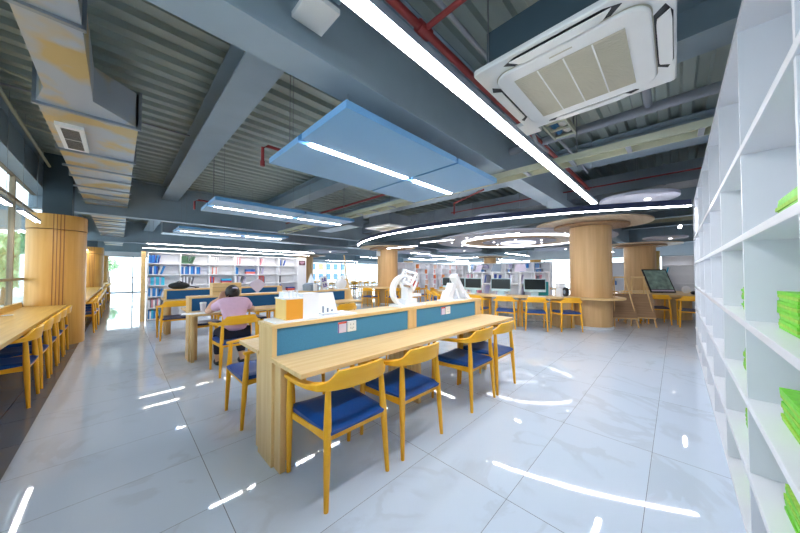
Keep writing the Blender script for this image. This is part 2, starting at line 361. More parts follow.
# ================================================================= CHAIR
def make_chair(label,group,seatm='seat'):
    t=thing('armchair',label,'chair',(0,0,0),0,group)
    lg={(-1,-1):((-.235,-.235,0),(-.205,-.20,.665)),(1,-1):((.235,-.235,0),(.205,-.20,.665)),(-1,1):((-.245,.235,0),(-.255,.20,.655)),(1,1):((.245,.235,0),(.255,.20,.655))}
    for q,(a,b) in lg.items():
        a=Vector(a);b=Vector(b); mid=a.lerp(b,.66); secs=[]
        for f,r in ((0,.014),(.3,.019),(.62,.0235),(.72,.023),(1,.017)):
            c=a.lerp(b,f); secs.append([c+Vector((r*math.cos(2*PI*k/10),r*math.sin(2*PI*k/10),0)) for k in range(10)])
        MB().loft(secs).build('leg','chair',t,smooth=True)
    # bent arm-and-back rail
    path=[(-.262,.235,.655,.020,.012),(-.268,.12,.660,.023,.013),(-.270,0,.668,.026,.014),(-.262,-.10,.676,.030,.015),(-.238,-.165,.682,.032,.020),(-.222,-.192,.686,.022,.024),(-.206,-.210,.692,.015,.030),(-.168,-.236,.722,.012,.058),(-.10,-.256,.724,.011,.060),(0,-.265,.725,.011,.060)]
    full=path+[(-x,y,z,w,h) for (x,y,z,w,h) in reversed(path[:-1])]
    secs=[]
    for i,(x,y,z,w,h) in enumerate(full):
        a=Vector(full[max(0,i-1)][:2]); b=Vector(full[min(len(full)-1,i+1)][:2]); d=(b-a).normalized(); nx,ny=-d.y,d.x
        tl=.012 if h>.04 else 0
        secs.append([(x-nx*w+0*tl,y-ny*w,z-h),(x+nx*w,y+ny*w,z-h),(x+nx*w,y+ny*w-tl*1.2,z+h),(x-nx*w,y-ny*w-tl*1.2,z+h)])
    MB().loft(secs).build('back_and_arm_rail','chairx',t,bev=.005,smooth=True)
    # seat rails
    f=Bx(-.232,.232,.195,.218,.365,.415); f.box(-.215,.215,-.222,-.200,.375,.425)
    for s in (-1,1):
        f.loft([[(s*.243,.2,.365),(s*.225,.2,.365),(s*.225,.2,.41),(s*.243,.2,.41)],[(s*.232,0,.372),(s*.214,0,.372),(s*.214,0,.408),(s*.232,0,.408)],[(s*.222,-.2,.37),(s*.204,-.2,.37),(s*.204,-.2,.425),(s*.222,-.2,.425)]])
    f.build('seat_frame','chair',t,bev=.004)
    # padded seat, saddle dipped
    g=MB(); n=12; top=[];
    def zt(u,v): return .452-.020*(1-abs(2*u-1)**2.2)*.8+.012*v-.018*max(0,abs(2*u-1)-.86)/.14
    vs=[];
    for j in range(n+1):
        v=j/n; y=-.235+.475*v; hw=.222+.018*v - .02*max(0,(abs(2*v-1)-.8))
        for i in range(n+1):
            u=i/n; vs.append((-hw+2*hw*u,y,zt(u,v)-(.012 if j in(0,n) else 0)))
    for j in range(n+1):
        v=j/n; y=-.23+.465*v; hw=.215+.018*v
        for i in range(n+1):
            u=i/n; vs.append((-hw+2*hw*u,y,.408))
    N=(n+1)**2; fs=[]
    for j in range(n):
        for i in range(n):
            a=j*(n+1)+i; fs.append((a,a+1,a+n+2,a+n+1)); fs.append((N+a,N+a+n+1,N+a+n+2,N+a+1))
    for i in range(n):
        for (a,b) in ((i,i+1),(n*(n+1)+i+1,n*(n+1)+i),((i+1)*(n+1),i*(n+1)),(i*(n+1)+n,(i+1)*(n+1)+n)): fs.append((a,b,N+b,N+a))
    g.add(vs,fs).build('seat',seatm,t,smooth=True)
    return t
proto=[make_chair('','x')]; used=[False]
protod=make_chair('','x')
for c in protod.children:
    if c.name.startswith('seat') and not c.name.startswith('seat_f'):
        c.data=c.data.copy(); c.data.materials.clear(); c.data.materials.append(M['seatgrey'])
usedd=[False]
def chair(x,y,rz,label,group,dark=False,z=0):
    src,u=(protod,usedd) if dark else (proto[0],used)
    if not u[0]:
        u[0]=True; src.location=(x,y,z); src.rotation_euler=(0,0,rz); src['label']=label; src['group']=group; return src
    return dup(src,(x,y,z),rz,label,group)
# ================================================================= READING DESKS
def desk(label,yc,xa,xb,fab,first=False,posts=(.5,)):
    hw=.13; t=thing('reading_desk',label,'desk',(xa,yc,0)); L=xb-xa
    pw=.14
    Bx(0,.035,-hw,hw,0,.955).build('end_panel','deskz',t,bev=.003)
    Bx(.0355,.115,-hw+.01,hw-.01,0,.73).build('end_box','deskz',t)
    Bx(L-pw,L,-hw,hw,0,.955).build('end_panel','deskz',t,bev=.003)
    for q in posts: Bx(L*q-.065,L*q+.065,-hw,hw,0,.955).build('middle_post','deskz',t,bev=.003)
    Bx(-.005,L+.005,-hw-.005,hw+.005,.955,.985).build('top_board','desk',t,bev=.003)
    xs=[.035]+[v for q in posts for v in (L*q-.065,L*q+.065)]+[L-pw]
    for i in range(0,len(xs),2): Bx(xs[i],xs[i+1],-hw+.012,hw-.012,.75,.955).build('felt_panel',fab,t)
    for s in (-1,1):
        a,b=(-hw-.46,-hw+.011) if s<0 else (hw-.011,hw+.46)
        Bx(-.01,L+.015,a,b,.732,.762).build('tabletop','desk',t,bev=.004)
        for xx in (.02,L/2-.02,L-.06):
            aa,bb=(-hw-.10,-hw) if s<0 else (hw,hw+.10)
            Bx(xx,xx+.04,aa,bb,0,.732).build('support_panel','deskz',t)
    return t
desk('front oak reading desk with white models along its blue screen',2.14,.76,3.68,'fabric',posts=(.5,))
desk('second oak reading desk where the person in pink sits',5.42,.76,3.72,'fabric2')
desk('third oak reading desk with a black bag on it, before the long bookcase',8.15,.72,3.3,'fabric2')
# chairs, front desk
for x,l in ((1.08,'yellow wood chair with blue seat, nearest the camera at the front desk'),(1.70,'yellow wood chair, second from the left on the near side of the front desk'),(2.66,'yellow wood chair, third from the left on the near side of the front desk'),(3.20,'yellow wood chair at the far right corner of the front desk, near side')):
    chair(x,1.66,0,l,'chairs on the near side of the front desk')
for x,y,l,rz in ((1.0,2.92,'yellow wood chair turned sideways behind the left end of the front desk',PI/2),(1.85,3.0,'chair on the far side of the front desk, second from its left end',PI),(2.55,3.0,'chair on the far side of the front desk, third from its left end',PI),(3.2,3.0,'chair on the far side of the front desk, at its right end',PI)):
    chair(x,y,rz,l,'chairs on the far side of the front desk')
# second desk
chair(1.17,4.42,0,'yellow wood chair the person in pink sits on','chairs on the near side of the second desk')
chair(2.2,4.6,0,'chair on the near side of the second desk, right of the seated person','chairs on the near side of the second desk')
chair(3.0,4.6,0,'chair at the right end of the second desk, near side','chairs on the near side of the second desk')
for i,x in enumerate((1.15,1.95,3.0)):
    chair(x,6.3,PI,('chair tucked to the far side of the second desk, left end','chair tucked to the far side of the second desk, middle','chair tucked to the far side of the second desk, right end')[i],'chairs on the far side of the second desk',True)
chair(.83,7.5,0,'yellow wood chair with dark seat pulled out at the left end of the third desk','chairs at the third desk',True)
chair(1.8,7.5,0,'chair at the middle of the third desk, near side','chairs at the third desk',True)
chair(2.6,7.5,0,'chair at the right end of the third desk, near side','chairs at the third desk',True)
# window counter
def counter(y0,y1,lab,xo=-.95):
    t=thing('window_counter',lab,'counter',(xo,y0,0)); L=y1-y0
    Bx(-1.2-xo,.28,0,L,.72,.76).build('worktop','counter',t,bev=.004)
    Bx(-1.215-xo,-1.17-xo,0,L,.76,.845).build('upstand','groove' if False else 'counter',t)
    q=.3
    while q<L: Bx(-.28,.0,q,q+.05,0,.72).build('support_panel','counter',t); q+=1.5
counter(-1.4,8.06,'long oak counter along the left window with yellow chairs')
counter(8.94,17.1,'oak counter beyond the first window column',-.76)
counter(18.1,25.1,'oak counter beyond the second window column',-.76)
oc=['nearest','second','third','fourth','fifth','sixth','seventh','eighth','ninth','tenth','eleventh']
for i,y in enumerate((4.86,5.52,6.18,6.82,7.45)):
    chair(-.85,y,PI/2,'%s yellow chair along the near window counter'%(oc[i] if i else 'nearest visible'),'chairs along the near window counter')
for i in range(8):
    chair(-.60,9.6+i*.85,PI/2+random.uniform(-.1,.1),'%s yellow chair beyond the first window column'%oc[i],'chairs along the far window counter')
for i in range(5):
    chair(-.58,18.9+i*.95,PI/2+random.uniform(-.2,.2),'%s yellow chair beyond the second window column'%oc[i],'chairs at the aisle end')
d=MB().lathe([(.05,0),(.055,.008),(.02,.012)],20).build('grommet','white'); d.location=(-1.08,6.6,.76); tag(d,'small white cable cap on the near window counter','cable cap')
# ================================================================= RING COUNTER WITH COMPUTERS
RC=(9.6,3.8)
t=thing('ring_counter','curved oak computer counter wrapping the thick column','counter',(RC[0],RC[1],0))
MB().ring(0,0,2.75,2.1,.722,.76,math.radians(253),math.radians(360+232),n=120).build('worktop','desky',t)
MB().ring(8.4-RC[0],1.5-RC[1],.66,.45,.715,.757,n=48).build('column_collar','desky',t)
for a in range(0,360,24):
    if 225<a<265: continue
    mx=Matrix.Rotation(math.radians(a+10),4,'Z'); MB().box(2.2,2.62,-.18 if a%48 else -.03,.18 if a%48 else .03,0,.722,mx).build('support_panel','deskz',t)
ang=[('',236),('yellow chair at the curved counter, in front of the thick column',222.3),('yellow chair at the curved counter, middle of the three nearest',208.3),('yellow chair at the curved counter, next past the front desk corner',195.5)]
for l,a in ang[1:]:
    r=2.88; ar=math.radians(a); chair(RC[0]+r*math.cos(ar),RC[1]+r*math.sin(ar),ar+PI/2,l,'chairs around the curved computer counter')
for i,a in enumerate((181,168,152,138,122,108,92,76,280,300)):
    ar=math.radians(a); chair(RC[0]+2.9*math.cos(ar),RC[1]+2.9*math.sin(ar),ar+PI/2+random.uniform(-.15,.15),'yellow chair on the %s of the curved counter, %s along'%(('far side' if i<8 else 'right side'),oc[i%8]),'chairs around the curved computer counter')
# monitors
def make_monitor():
    t=thing('monitor','','computer')
    Bx(-.26,.26,-.012,.012,.10,.44).build('casing','imac',t,bev=.006)
    Bx(-.245,.245,-.016,-.0125,.165,.425).build('screen','screen',t)
    m=MB().loft([[(-.09,.02,.0),(.09,.02,.0),(.09,.03,.0),(-.09,.03,0)],[(-.07,.012,.25),(.07,.012,.25),(.07,.03,.25),(-.07,.03,.25)]]); m.box(-.1,.1,-.08,.10,0,.008); m.build('stand','imac',t)
    return t
mon=make_monitor(); first=True
ml=[(-129.5,'hidden'),(-149.5,'black-screened all-in-one computer nearest the thick column'),(-169.5,'black-screened all-in-one computer, second left of the thick column'),(170.5,'black-screened all-in-one computer, third left of the thick column'),(153,'black-screened all-in-one computer behind the white ladder-shaped model'),(137,'black-screened all-in-one computer furthest left on the curved counter')]
kb=MB().box(-.2,.2,-.06,.06,0,.014)
for a,l in ml[1:]:
    ar=math.radians(a); x,y=RC[0]+2.38*math.cos(ar),RC[1]+2.38*math.sin(ar); rz=math.radians({170.5:184,153:190,137:194}.get(a,a))+PI/2
    if first: o=mon; first=False; o.location=(x,y,.76); o.rotation_euler=(0,0,rz); o['label']=l; o['group']='computers on the curved counter'
    else: o=dup(mon,(x,y,.76),rz,l,'computers on the curved counter')
    kx,ky=RC[0]+2.6*math.cos(ar),RC[1]+2.6*math.sin(ar)
    kk=kb.build('keyboard','plastic',None,bev=.003,loc=(kx,ky,.76),rot=(0,0,rz)); tag(kk,'white keyboard before the '+l.replace('black-screened all-in-one computer','computer').strip(),'keyboard','keyboards on the curved counter')
ar=math.radians(-143.5); b=Bx(-.02,.02,-.12,.12,0,.36).build('file_box','teal',None,bev=.003,loc=(RC[0]+2.25*math.cos(ar),RC[1]+2.25*math.sin(ar),.76),rot=(0,0,ar)); tag(b,'teal upright board right beside the computer nearest the thick column','board')
# low white bookcases inside the ring
STF={}
def books_row(x0,x1,y,z,h,cols,lab,grp,face,n,lean=0,par=None,origin=(0,0,0),rz=0,depth=.17,stuff=False):
    # individual books from x0 on; y is the front of the spines (local), face=-1 -> spines look towards -y
    mx=Matrix.Translation(origin)@Matrix.Rotation(rz,4,'Z'); x=x0
    for i in range(n):
        w=random.uniform(.022,.045); c=cols[i%len(cols)] if isinstance(cols,(list,tuple)) else cols
        hh=h*random.uniform(.86,1.0)
        if x+w>x1: break
        if stuff:
            STF.setdefault(c,MB()).box(x,x+w,y,y+depth,z,z+hh,mx); x+=w+.002; continue
        key=(c,)
        if key not in BK:
            BK[key]=Bx(-.5,.5,0,1,0,1); me=BK[key].build('book','book '+c); BK[key]=me; me.hide_render=False; o=me
        else: o=BK[key].copy(); C.objects.link(o)
        p=mx@Vector((x+w/2,y,z)); o.location=p; ln=lean if i>=n-2 else 0
        o.rotation_euler=Euler((0,ln,rz)) if not ln else (Matrix.Rotation(rz,3,'Z')@Matrix.Rotation(ln,3,'Y')).to_euler()
        o.scale=(w,depth,hh); x+=w+ (.0015 if not ln else .02)
        tag(o,lab.replace('@ book',c+' book'+(', %s from left,'%ordn[i] if i else ', leftmost,')),'book',grp)
BK={}
ordn=['first','second','third','fourth','fifth','sixth','seventh','eighth','ninth','tenth','eleventh','twelfth','thirteenth','fourteenth','fifteenth']
def bookcase(label,x,y,rz,nb,bw,rows,rh,depth=.30,name='bookcase',t=.022,double=False):
    L=nb*bw; H=rows*rh+.04; o=thing(name,label,'bookcase',(x,y,0),rz)
    for i in range(nb+1): Bx(i*bw-t/2,i*bw+t/2,0,depth,0,H).build('divider','white2',o)
    for j in range(rows+1): Bx(t/2,L-t/2,.004,depth,.03+j*rh-t/2,.03+j*rh+t/2).build('shelf_board','white2',o)
    Bx(0,L,depth,depth+.012,0,H).build('back_panel','white2',o)
    return o
# long bookcase at the back of the reading desks
BX,BY,BW,RH=.58,10.6,.732,.318
bc=bookcase('long white bookcase of six bays behind the reading desks','%f'%0 and BX,BY,0,6,BW,6,RH)
Bx(-.14,-.05,-.02,.33,0,1.96).build('end_panel','desky',bc)
Bx(6*BW,6*BW+.34,-.01,.32,0,1.96).build('end_cabinet','white2',bc)
s=Bx(6*BW+.04,6*BW+.28,-.03,-.012,1.66,1.84).build('sign','maroon',bc); Bx(6*BW+.07,6*BW+.25,-.034,-.0305,1.76,1.80).build('sign_lettering','pink',s); Bx(6*BW+.09,6*BW+.22,-.034,-.0305,1.70,1.73).build('sign_lettering','pink',s)
rown=['top shelf','second shelf','third shelf','fourth shelf','fifth shelf','bottom shelf']; bayn=['first bay','second bay','third bay','fourth bay','fifth bay','sixth bay']
fill={(0,0):(['blue','deep blue'],6,.2),(0,1):(['dark green'],7,.35),(0,2):(['white'],6,.1),(0,3):(['white','pink'],4,0),(0,4):(['white','pink'],3,.3),(0,5):(['white','deep blue','grey'],5,.3),
(1,0):(['blue','deep blue','white'],7,.3),(1,1):(['blue','deep blue','white','blue'],14,0),(1,2):(['white','white','coral'],8,0),(1,3):(['blue'],2,0),(1,4):(['white','lilac'],4,.2),(1,5):(['white','lilac'],3,0),
(2,0):(['lilac','cyan','cyan'],9,0),(2,1):(['white','grey'],8,.2),(2,2):(['red','blue'],3,0),(2,3):(['white','grey','lilac'],6,.35),(2,4):(['red','grey'],6,0),(2,5):(['black'],2,0),
(3,0):(['blue','white','blue'],8,.25),(3,1):(['white'],6,0),(3,2):(['lilac','white'],5,0),(3,3):(['grey','deep blue'],5,.9),(3,4):(['white','lilac'],5,.2),(3,5):(['red','blue'],3,0),
(4,0):(['white','grey','pink'],9,.35),(4,1):(['white','grey'],6,.2),(5,0):(['blue','white','cyan'],7,.1)}
for (r,b),(cols,n,lean) in fill.items():
    z=.03+(5-r)*RH+.012
    books_row(BX+b*BW+.02,BX+(b+1)*BW-.02,BY+.05,z,.255,cols,'@ book %s, %s of the long bookcase'%(rown[r],bayn[b]),'books on the %s of the long bookcase, %s'%(rown[r],bayn[b]),-1,n,lean)
# flat piles in it
for (r,b,cs) in ((1,3,('pink','coral','blue','deep blue')),(2,2,('coral','red','blue','cyan')),(3,5,('red','coral','deep blue'))):
    z=.03+(5-r)*RH+.012
    for q,c in enumerate(cs):
        o=Bx(-.14,.14,-.1,.1,0,.04).build('book','book '+c,None,loc=(BX+b*BW+.5,BY+.16,z+q*.042)); tag(o,'%s book lying flat in a pile, %s, %s of the long bookcase'%(c,rown[r],bayn[b]),'book')
# other bookcases
def filled(label,x,y,rz,nb,bw,rows,rh,cols,dens,short,stuff=True):
    bookcase(label,x,y,rz,nb,bw,rows,rh)
    for b in range(nb):
        for r in range(rows):
            if random.random()>dens: continue
            n=random.randint(3,8)
            books_row(b*bw+.02+random.uniform(0,.2),(b+1)*bw-.02,.05,.03+r*rh+.012,rh*.8,random.sample(cols,2),'@ book shelf %s, bay %s, %s'%(['one','two','three','four','five','six'][rows-1-r],['one','two','three','four','five','six','seven','eight','nine','ten'][b],short),'books in the %s'%short,-1,n,random.choice((0,.2,0)),origin=(x,y,0),rz=rz,stuff=stuff)
filled('tall white bookcase at right, facing the tilted picture board',13.6,.35,-PI/2,3,.8,6,.318,['blue','deep blue','white','cyan'],.75,'bookcase behind the tilted board',stuff=False)
filled('long white bookcase with red and white books, behind the far wood column',10.6,10.9,0,9,.85,6,.318,['red','coral','white','white','orange'],.8,'red-booked far bookcase')
filled('white bookcase in the far hall behind the monitors',16.5,9.8,-PI/2-.1,6,.85,6,.318,['lilac','blue','white','grey'],.65,'far hall bookcase behind the monitors')
filled('white bookcase at the far side, left of the second round column',19.5,4.4,-PI/2,4,.85,6,.318,['lilac','white','blue'],.6,'far bookcase left of the second round column')
for i,(a,l) in enumerate(((215,'low white bookcase unit behind the monitor nearest the thick column'),(190,'low white bookcase unit behind the middle monitors'),(165,'low white bookcase unit behind the left monitors'),(140,'low white bookcase unit at the far left of the ring'))):
    ar=math.radians(a); r=1.75; w=.74
    cx,cy=RC[0]+r*math.cos(ar),RC[1]+r*math.sin(ar); rz=ar+PI/2
    ox,oy=cx-w/2*math.cos(rz),cy-w/2*math.sin(rz)
    bookcase(l,ox,oy,rz,2,w/2,4,.335,.28)
    for b in range(2):
        for rr in (2,3):
            books_row(b*w/2+.02,(b+1)*w/2-.02,.05,.03+rr*.335+.012,.27,random.sample(['white','grey','lilac','pink','deep blue'],2),'@ book %s, %s half, '%(('lower row','upper row')[rr-2],('left','right')[b])+l.replace('low white bookcase unit','low unit').replace('the monitor nearest the thick column','rightmost monitor').replace('at the far left of the ring','far left'),'books in the '+l,-1,random.randint(1,4),.2,origin=(ox,oy,0),rz=rz)
for i,(a,r) in enumerate(((203,1.62),(178,1.62),(152,1.62))):
    ar=math.radians(a); o=MB().loft([[(-.16,0,0),(.16,0,0),(.16,.01,0),(-.16,.01,0)],[(-.13,.10,.22),(.13,.10,.22),(.13,.11,.22),(-.13,.11,.22)]]).build('magazine','pale' if i!=1 else 'greymodel',None,loc=(RC[0]+r*math.cos(ar),RC[1]+r*math.sin(ar),1.393),rot=(0,0,ar+PI/2)); tag(o,('pale magazine propped on the low bookcase by the thick column','grey magazine propped on the middle low bookcase','pale magazine propped on the left low bookcase')[i],'magazine')
me=bpy.data.meshes.new('far_books'); vs=[];fs=[];mi=[]
for q,(c,mb_) in enumerate(STF.items()):
    me.materials.append(M['book '+c]); o_=len(vs); vs+=mb_.v; fs+=[tuple(i+o_ for i in f) for f in mb_.f]; mi+=[q]*len(mb_.f)
me.from_pydata(vs,[],fs); me.polygons.foreach_set('material_index',mi); o=bpy.data.objects.new('far_books',me); C.objects.link(o)
tag(o,'rows of small coloured books filling the distant bookcases of the far hall','books',None,'stuff')
# ================================================================= RIGHT-HAND WHITE SHELVING beside the camera
Hs=2.56; SX=[-.5,.38,1.26,2.14,3.02,3.90,4.78,5.66,6.54,7.2]
sh=thing('tall_white_shelving','tall white open shelving running along the right edge beside the camera','bookcase',(0,-.228,0))
for x in SX: Bx(x-.011,x+.011,-.40,-.006,.06,Hs).build('divider','white',sh,bev=.001)
for z in (.06,.385,.735,1.105,1.52,1.94,2.55): Bx(SX[0],7.211,-.395,0,z-.016,z+.016).build('shelf_board','white',sh,bev=.002)
Bx(SX[0],7.2,-.415,-.40,0,Hs).build('back_panel','whiteback',sh)
Bx(SX[0],7.2,-.38,-.02,0,.045).build('plinth','white',sh)
# green booklets in flat stacks
gb=Bx(-.14,.14,-.085,.085,0,.012).build('green_booklet','green'); M['green']
gfirst=[True]
onm=['topmost','second','third','fourth','fifth','sixth','seventh','eighth','ninth','tenth','eleventh','twelfth','thirteenth','fourteenth','fifteenth','sixteenth','seventeenth','eighteenth']
gb2=gb.data.copy(); gb2.materials.clear(); gb2.materials.append(M['green2'])
def pile(x,y,z,n,lab,grp,th=.0128):
    for i in range(n):
        if gfirst[0]: o=gb; gfirst[0]=False
        else: o=gb.copy(); C.objects.link(o)
        if i%3==1: o.data=gb2
        o.location=(x+random.uniform(-.004,.006),y+.095-.085+random.uniform(-.004,.004),z+i*th+.0005)
        o.rotation_euler=(0,0,random.uniform(-.03,.02))
        tag(o,'green booklet, %s in the stack on the %s'%(onm[n-1-i] if i else 'lowest',lab),'booklet',grp)
for cx,cy,z,n,l in ((1.385,-.335,1.537,4,'upper shelf, bay nearest the camera'),(1.79,-.392,1.122,12,'eye-level shelf, bay nearest the camera'),(1.78,-.392,.752,10,'knee-height shelf, bay nearest the camera'),(1.76,-.392,.402,8,'low shelf, bay nearest the camera'),
    (2.64,-.385,1.537,2,'upper shelf, second bay from the camera'),(2.64,-.39,1.122,11,'eye-level shelf, second bay from the camera'),(2.64,-.39,.752,10,'knee-height shelf, second bay from the camera'),(2.64,-.39,.402,8,'low shelf, second bay from the camera'),(2.64,-.39,.077,8,'lowest shelf, second bay from the camera')):
    pile(cx,cy+.0,z,n,l,'green booklets on the '+l)
# ================================================================= CEILING THINGS
def wire(par,x,y,z0,z1): MB().cyl((x,y,z0),(x,y,z1),.0025,n=6).build('hanging_wire','rod',par)
def linear(label,x,y,L,z,ax='x',w=.075,grp='linear ceiling lights',warm=False,wires=True,name='linear_light'):
    t=thing(name,label,'ceiling light',(x,y,z),0 if ax=='x' else PI/2,grp)
    Bx(0,L,-w/2,w/2,.004,.045).build('housing','lamphouse',t)
    Bx(.005,L-.005,-w/2+.004,w/2-.004,-.002,.0035).build('diffuser','ledwarm' if warm else 'led',t)
    if wires:
        for q in (.12,L-.12): wire(t,q,0,.045,3.6-z)
    return t
linear('big bright linear light crossing over towards the thick column',.45,.905,4.85,2.45,w=.08)
linear('thin linear light hung in front of the long white bookcase',.5,9.8,4.6,2.12,w=.035,warm=True)
linear('lower thin linear light along the top of the long white bookcase',.45,10.42,4.9,2.04,w=.035,warm=True,wires=True)
linear('added unseen linear light behind the camera, brightening the aisle floor',-.5,-1.45,1.3,2.45,'y',w=.08)  # added lamp out of view, lifts the near left floor
linear('added linear light brightening the red-booked far bookcase',10.8,9.9,1.6,2.4,w=.06)  # added lamp, put in because this bookcase came out grey
linear('short linear light left of the ring chandelier, by the far round column',7.75,6.8,1.6,2.35,'y',w=.06)
linear('short linear light between the round column and the ring chandelier',7.05,4.72,1.3,2.35,'y',w=.06)
linear('short linear light overlapping the ring chandelier',7.1,2.8,1.25,2.35,'y',w=.06)
linear('far linear light over the red-booked bookcase',12.6,9.9,3.4,2.35,w=.06)
linear('distant long linear light above the far hall',16.2,9.0,5.0,2.35,'y',w=.06)
linear('short linear light at right beside the end of the white shelving',8.7,-.08,.5,2.4,w=.06)
linear('added hidden linear light brightening the right-hand distant white bookcase',12.7,-1.45,1.0,2.4,'y',w=.06)  # added lamp, hidden from the camera, whitens the bookcase front
linear('linear light pendant over the window counter, nearer one',-.99,4.6,1.35,2.2,'y',w=.06)
linear('linear light pendant over the window counter, by the first column',-.97,6.4,1.2,2.2,'y',w=.06)
for i in range(4): linear('far pendant light over the window counter, number %s past the column'%['one','two','three','four'][i],-.95,9.6+i*3.2,1.3,2.3,'y',w=.06)
for i,(x,y) in enumerate(((11,14.5),(14.5,13.5),(18.5,13),(7,20.5),(12,20.5),(17.5,19.5),(14,2.2),(19.5,3.5),(14.2,6.3),(20.2,9.5),(4.0,13.5),(3.5,20))):
    linear('%s hanging linear light in the far hall'%(oc+['twelfth'])[i],x,y,3.2,2.38,w=.08,grp='hanging linear lights of the far hall')
# blue acoustic panels
def raft(label,x,y,z,w1,w2,wd,em='led'):
    t=thing('acoustic_raft',label,'ceiling panel',(x,y,z),0,'blue acoustic ceiling rafts')
    for a,b in ((0,w1),(w1+.03,w1+.03+w2)):
        for s in (-1,1):
            ya,yb=(.032,wd/2) if s>0 else (-wd/2,-.032)
            Bx(a,b,ya,yb,0,.055).build('felt_slab','acoustic',t,bev=.002)
        Bx(a,b,-.032,.032,.02,.055).build('slab_bridge','acedge',t)
        Bx(a+.1,b-.02,-.028,.028,-.004,.018).build('light_strip',em,t)
        for q in (a+.15,b-.15):
            for s in (-1,1): wire(t,q,s*wd*.35,.055,3.6-z)
    return t
raft('large blue acoustic raft with light strip over the front desk',1.03,2.18,2.435,1.29,.84,1.33)
raft('blue acoustic raft with light strip over the second desk',1.0,5.42,2.45,1.42,1.1,1.05)
raft('blue acoustic raft over the third desk, furthest back',.95,8.6,2.38,1.42,1.1,1.05)
# ring light and chandelier
t=thing('ring_light','huge circular light ring sweeping across the hall ceiling','ceiling light',(13.42,4.23,2.43))
MB().ring(0,0,8.28,8.22,0.004,.10,math.radians(146),math.radians(212.3),n=100).build('ring_housing','housing',t)
MB().ring(0,0,8.275,8.215,-.006,.0035,math.radians(146),math.radians(212.3),n=100).build('ring_diffuser','led',t)
for a in range(150,210,12): 
    ar=math.radians(a); wire(t,8.25*math.cos(ar),8.25*math.sin(ar),.1,1.16)
t=thing('disc_chandelier','white and wood disc chandelier with glowing rings over the computers','ceiling light',(10.4,4.15,2.48))
MB().ring(0,0,2.95,2.02,.05,.09).build('outer_white_disc','disc',t)
MB().ring(0,0,2.02,1.95,.0,.06).build('ring_diffuser','chandring',t)
MB().ring(0,0,1.95,1.25,.03,.07).build('wood_band','colwood2',t)
MB().ring(0,0,1.25,.6,.01,.05).build('inner_white_disc','disc',t)
MB().ring(0,0,.6,.5,-.05,.0).build('inner_ring_light','ledsoft',t)
MB().ring(0,0,.5,.01,.0,.04).build('centre_disc','disc',t)
for k_,(r,n) in enumerate(((.9,6),(2.4,10))):
    for q in range(n):
        a=2*PI*q/n+.3; MB().lathe([(.035,-.012),(.035,.012)],16,(r*math.cos(a),r*math.sin(a),.04 if r>1 else 0)).build('spotlight','spot',t)
for q in range(6): wire(t,2.3*math.cos(q*PI/3),2.3*math.sin(q*PI/3),.09,1.17)
def oval(label,x,y,z,r):
    t=thing('ceiling_disc',label,'ceiling disc',(x,y,z)); MB().lathe([(r,.0),(r,.05)],48).build('disc','disc',t,bev=.004)
    MB().lathe([(.045,-.02),(.045,-.001)],16,(.0,-.25*r,0)).build('spotlight','spot',t); wire(t,.2,0,.05,3.6-z); wire(t,-.2,0,.05,3.6-z)
oval('white ceiling disc with a spotlight, above the right end of the ring light',6.6,.48,2.67,.56)
oval('white ceiling disc beneath the grey beams, left of the thick column',6.75,3.3,2.75,.5)
oval('white ceiling disc at right with a spotlight, by the second round column',12.6,.25,2.48,.55)
for x,y,l in ((12.5,8,'white ceiling disc in the far hall, behind the chandelier'),(15,4,'white ceiling disc furthest in the centre hall'),(11.5,10.5,'white ceiling disc near the far round column'),(8,13.5,'white ceiling disc beyond the second column'),(15,12,'white ceiling disc at the far back')): oval(l,x,y,2.5,1.1)
# AC cassette (front)
t=thing('air_conditioner','white ceiling cassette air conditioner with beige grille, nearest the camera','air conditioner',(2.14,.46,2.66))
MB().prism([(x,y) for x,y in stadium(0,0,.5,.485,.03,5)],0,.035).build('fascia','plastic',t,bev=.008)
MB().prism([(x,y) for x,y in stadium(0,0,.395,.395,.10,8)],-.022,0).build('centre_panel','plastic',t,bev=.012)
MB().prism(stadium(0,0,.399,.399,.10,8),-.004,-.003).build('panel_seam','grille',t)
g=Bx(-.29,.29,-.29,.29,-.027,-.0225); g.build('intake_grille','grille',t)
g=MB()
for q in range(30): g.box(-.285+q*.0192,-.281+q*.0192,-.29,.29,-.0295,-.0272)
g.build('grille_slats','plastic' if False else 'grille',t)
g=MB()
for q in (-.145,0,.145): g.box(-.29,.29,q-.004,q+.004,-.0305,-.0275)
g.build('grille_bars','plastic',t)
for q in range(4):
    mx=Matrix.Rotation(q*PI/2,4,'Z')
    s=MB().prism([(-.295,-.445),(-.22,-.472),(.22,-.472),(.295,-.445),(.245,-.400),(-.245,-.400)],-.003,.0); s.v=[tuple(mx@Vector(v)) for v in s.v]; s.build('air_slot','black',t)
    s=MB().loft([[(-.255,-.462,-.006),(-.215,-.412,-.006),(-.215,-.412,-.012),(-.255,-.462,-.012)],[(-.18,-.468,-.012),(-.18,-.408,-.012),(-.18,-.408,-.02),(-.18,-.468,-.02)],[(.18,-.468,-.012),(.18,-.408,-.012),(.18,-.408,-.02),(.18,-.468,-.02)],[(.255,-.462,-.006),(.215,-.412,-.006),(.215,-.412,-.012),(.255,-.462,-.012)]]); s.v=[tuple(mx@Vector(v)) for v in s.v]; s.build('air_flap','plastic',t,smooth=True)
Bx(-.35,-.34,-.06,.06,-.024,-.0225).build('badge','grille',t)
Bx(-.42,.42,-.42,.42,.035,.30).build('metal_body','beamdark',t)
for sx in(-1,1):
    for sy in (-1,1): MB().cyl((sx*.44,sy*.40,.03),(sx*.44,sy*.40,.94),.005,n=6).build('hanging_rod','rod',t)
t=thing('air_conditioner','white ceiling cassette air conditioner further back, above the ring light end','air conditioner',(5.4,5.75,2.6))
